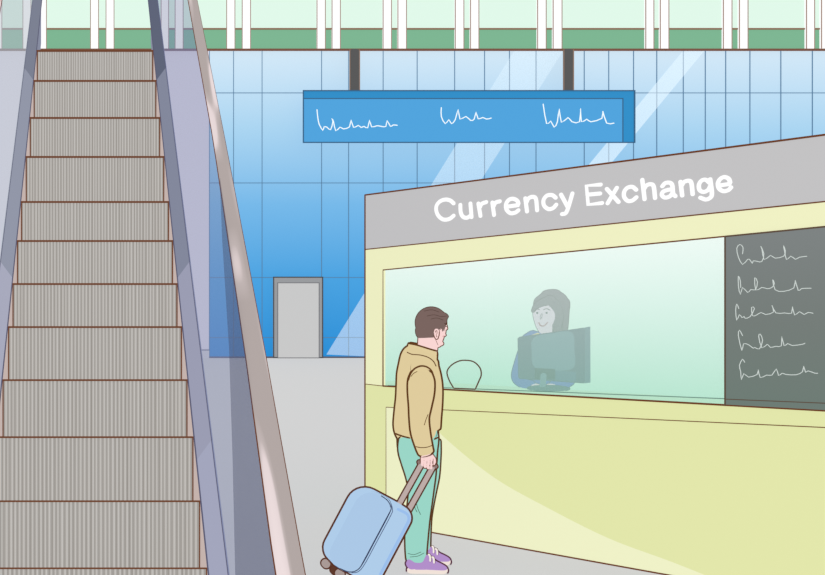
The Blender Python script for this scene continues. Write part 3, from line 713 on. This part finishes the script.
# ------------------------------------------------------------------ clerk and monitor behind the glass
pc = P(548, 389, .0); YM = P(550, 389, .28).y; YW = P(548, 389, .72).y; kw = YW / F
wbm = bmesh.new()
loft(wbm, rows_px([(520, 532, 562, .12), (440, 530, 563, .13), (392, 531, 562, .1), (365, 530, 562, .1), (345, 528, 563, .09), (338, 535, 556, .06), (333, 541, 552, .045), (326, 542, 552, .045)], YW))
loft(wbm, rows_px([(331.2, 539.8, 545.5, .03, -.06), (327, 536.8, 549.5, .05, -.04), (320, 534.6, 553.4, .07, -.02), (312, 534.2, 554.8, .085), (306, 538, 552.8, .06), (301, 542, 550, .03)], YW), cap=.7)
tube(wbm, [at(541.5, 314, YW - .088), at(540.8, 318.4, YW - .094)], .006, 8)
for x0_, x1_ in ((527, 517.5), (559, 569)):
    s_ = 1 if x1_ > x0_ else -1
    tube(wbm, [at(x0_, 352, YW), at((x0_ + 2 * x1_) / 3 - (1 if x1_ < 540 else -1), 364, YW - .01), at(x1_, 377.5, YW - .06), at(x1_ - s_ * 12, 384, YW - .22), at(x1_ - s_ * 17, 385, YW - .27)], lambda t: .020 - .004 * t, 10)
    hx = x1_ - s_ * 18
    ell(wbm, at(hx, 385.5, YW - .29), (.035, .04, .014), 16)
    for k in range(4): tube(wbm, [at(hx + (k - 1.5) * 2.2, 385.4, YW - .31), at(hx + (k - 1.5) * 2.3, 385.8, YW - .345), at(hx + (k - 1.5) * 2.3, 387.2, YW - .365)], .0075, 8)
    tube(wbm, [at(hx - s_ * 3.6, 385.6, YW - .28), at(hx - s_ * 6, 386.4, YW - .31), at(hx - s_ * 6, 387, YW - .335)], .0085, 8)
for Xl in (539, 556):
    c_ = at(Xl, 0, YW).x
    loft(wbm, [(c_, YW, .75, .085, .09), (c_, YW, .45, .06, .065), (c_, YW, .1, .042, .045)]); loft(wbm, [(c_, YW + .03, .035, .045, .03), (c_, YW - .16, .03, .045, .02)])
wo = mobj('person', wbm, flat('#cfc6d2', 1.0), smooth=True); tag(wo, 'smiling clerk with dark hair in a blue shirt behind the glass counter', 'person')
remesh(wo, .008, 2); outline(wo, .004, '#4c4550')
def whair(bm):
    loft(bm, rows_px([(331, 552, 567.5, .05, .05), (322, 545, 568.4, .075, .05), (312, 537, 569.3, .09, .04), (303, 534.4, 568.4, .1, .035), (297, 537.6, 565, .09, .03), (292.6, 542.5, 559.5, .06, .03)], YW), cap=.4)
    # fringe sweeping down either side of the face
    tube(bm, [Vector(v) for v in cr([tuple(at(551, 300, YW - .08)), tuple(at(541, 303, YW - .11)), tuple(at(535.4, 307, YW - .085)), tuple(at(532.8, 311.5, YW - .04))], 5)], lambda t: .035 - .024 * t, 10)
    tube(bm, [Vector(v) for v in cr([tuple(at(549, 300, YW - .09)), tuple(at(555.6, 306, YW - .075)), tuple(at(558.6, 316, YW - .05)), tuple(at(557.4, 328, YW - .03)), tuple(at(560, 336, YW - .0))], 5)], lambda t: .036 - .008 * t, 10)
wh_ = cloth('hair', whair, flat('#6b636e', 1.0), wo, .008, .0045, 3, '#3f3238')
def wshirt(bm):
    loft(bm, rows_px([(396, 522, 569, .13), (380, 524, 567, .13), (360, 523, 566, .13), (346, 520.5, 565, .12), (341.5, 525, 562, .10), (338.6, 534, 557, .07)], YW), n=30, cap=.2)
    tube(bm, [Vector(v) for v in cr([tuple(at(525.5, 348, YW)), tuple(at(520.6, 362, YW - .01)), tuple(at(517, 377, YW - .05)), tuple(at(523, 383, YW - .17)), tuple(at(531, 385, YW - .27))], 5)], lambda t: .044 - .008 * t, 12)
    tube(bm, [Vector(v) for v in cr([tuple(at(560, 350, YW)), tuple(at(568, 362, YW - .01)), tuple(at(570, 379, YW - .05)), tuple(at(562, 383.5, YW - .17)), tuple(at(554, 385, YW - .27))], 5)], lambda t: .044 - .008 * t, 12)
ws = cloth('shirt', wshirt, flat('#4660ac', 1.0), wo, .009, .005, 3, '#2c3560')
bm = bmesh.new()
tube(bm, [Vector(v) for v in cr([tuple(at(523, 340.2, YW - .1)), tuple(at(531, 337, YW - .11)), tuple(at(538, 334.4, YW - .09))], 4)], .013, 8)
mobj('collar', bm, flat('#cdbf86', 1.0), ws, smooth=True)
def wskirt(bm): loft(bm, rows_px([(394, 525, 567, .14), (420, 522, 570, .15), (470, 526, 566, .13)], YW), cap=.1)
cloth('trousers', lambda bm: [loft(bm, rows_px([(395, 526, 566, .13), (430, 526, 566, .13)], YW))] + [loft(bm, [(at(X_, 0, YW).x, YW, .9, .1, .11), (at(X_, 0, YW).x, YW, .5, .08, .085), (at(X_, 0, YW).x, YW, .12, .065, .07)]) for X_ in (537, 556)], flat('#37415f', 1.0), wo, .012, .004)
bm = bmesh.new()
bm.free()
for x in (537.2, 546.6):
    bm = bmesh.new(); ell(bm, at(x, 312.9, YW - .0885 - (.006 if x < 540 else .0)), (.0085, .006, .0075), 12); mobj('eye', bm, flat('#2e2a33', 1.0), wo)
for s in ([(535.2, 310.2), (537, 309), (539.4, 309.6)], [(543.6, 309.8), (546.6, 308.6), (550, 310.2)]):
    bm = bmesh.new(); tube(bm, [at(x, y, YW - .1) for x, y in cr(s, 3)], .0032, 6); mobj('eyebrow', bm, flat('#3f3238', 1.0), wo)
bm = bmesh.new(); tube(bm, [at(x, y, YW - .104) for x, y in cr([(538.6, 322.8), (540.8, 325.6), (544, 325.8), (547.4, 322.6)], 4)], .0042, 6); mobj('mouth', bm, flat('#8a4150', 1.0), wo)

mo = empty('computer_monitor', at(549, 391, YM), 'dark computer monitor seen from behind on the booth counter', 'monitor')
def mp(pts, Ya, Yb=None):
    Yb = Ya if Yb is None else Yb
    return [at(x, y, line(x, 518, Ya, 591, Yb)) for x, y in pts]
Ya, Yb = YM + .06, YM - .10
mbm = bmesh.new(); prism(mbm, mp([(519.3, 337.6), (585.5, 328), (585.5, 383), (520, 378.5)], Ya, Yb), Vector((0, .03, 0)))
bmesh.ops.bevel(mbm, geom=mbm.edges[:], offset=.006, segments=2, affect='EDGES'); o = mobj('casing', mbm, flat('#3d5068', 1.0), mo); outline(o, .004, '#2b3a46')
mbm = bmesh.new(); prism(mbm, mp([(585.3, 328), (590.3, 326.8), (590.5, 382.5), (585.3, 383.3)], Ya, Yb), Vector((0, .03, 0))); mobj('side_edge', mbm, flat('#4a6478', 1.0), mo)
mbm = bmesh.new(); prism(mbm, mp(cr([(534.5, 337.8), (553, 333.4), (572, 332.4), (574.5, 350), (573.5, 368), (554, 370.5), (535.5, 367.5), (532.6, 352)], 4, True), Ya - .015, Yb - .015), Vector((0, .02, 0))); mobj('pale_rear_slab', mbm, flat('#587687', 1.0), mo)  # paler rounded slab on the back of the casing
mbm = bmesh.new(); prism(mbm, mp([(555, 370.5), (576, 372), (576, 382), (555, 380)], Ya - .012, Yb - .012), Vector((0, .02, 0))); mobj('vent_panel', mbm, flat('#3f5c78', 1.0), mo)
mbm = bmesh.new(); prism(mbm, mp([(536.5, 368.2), (555.3, 369.2), (555.3, 379.6), (536.5, 379)], Ya - .035, Yb - .035), Vector((0, .03, 0))); mobj('mount_plate', mbm, flat('#26384a', 1.0), mo)
mbm = bmesh.new(); tube(mbm, [at(543.6, 375.5, YM - .045), at(543, 383, YM - .045), at(542, 390.5, YM - .03)], .020, 10); mobj('stand_neck', mbm, flat('#5d7c8a', 1.0), mo, smooth=True)
mbm = bmesh.new(); cb = at(548.5, 389.6, YM); ell(mbm, (cb.x, cb.y, CT + .016), (20.5 * YM / F, .10, .022), 28); o = mobj('stand_base', mbm, flat('#3c5a68', 1.0), mo, smooth=True); outline(o, .003, '#2b3a46')
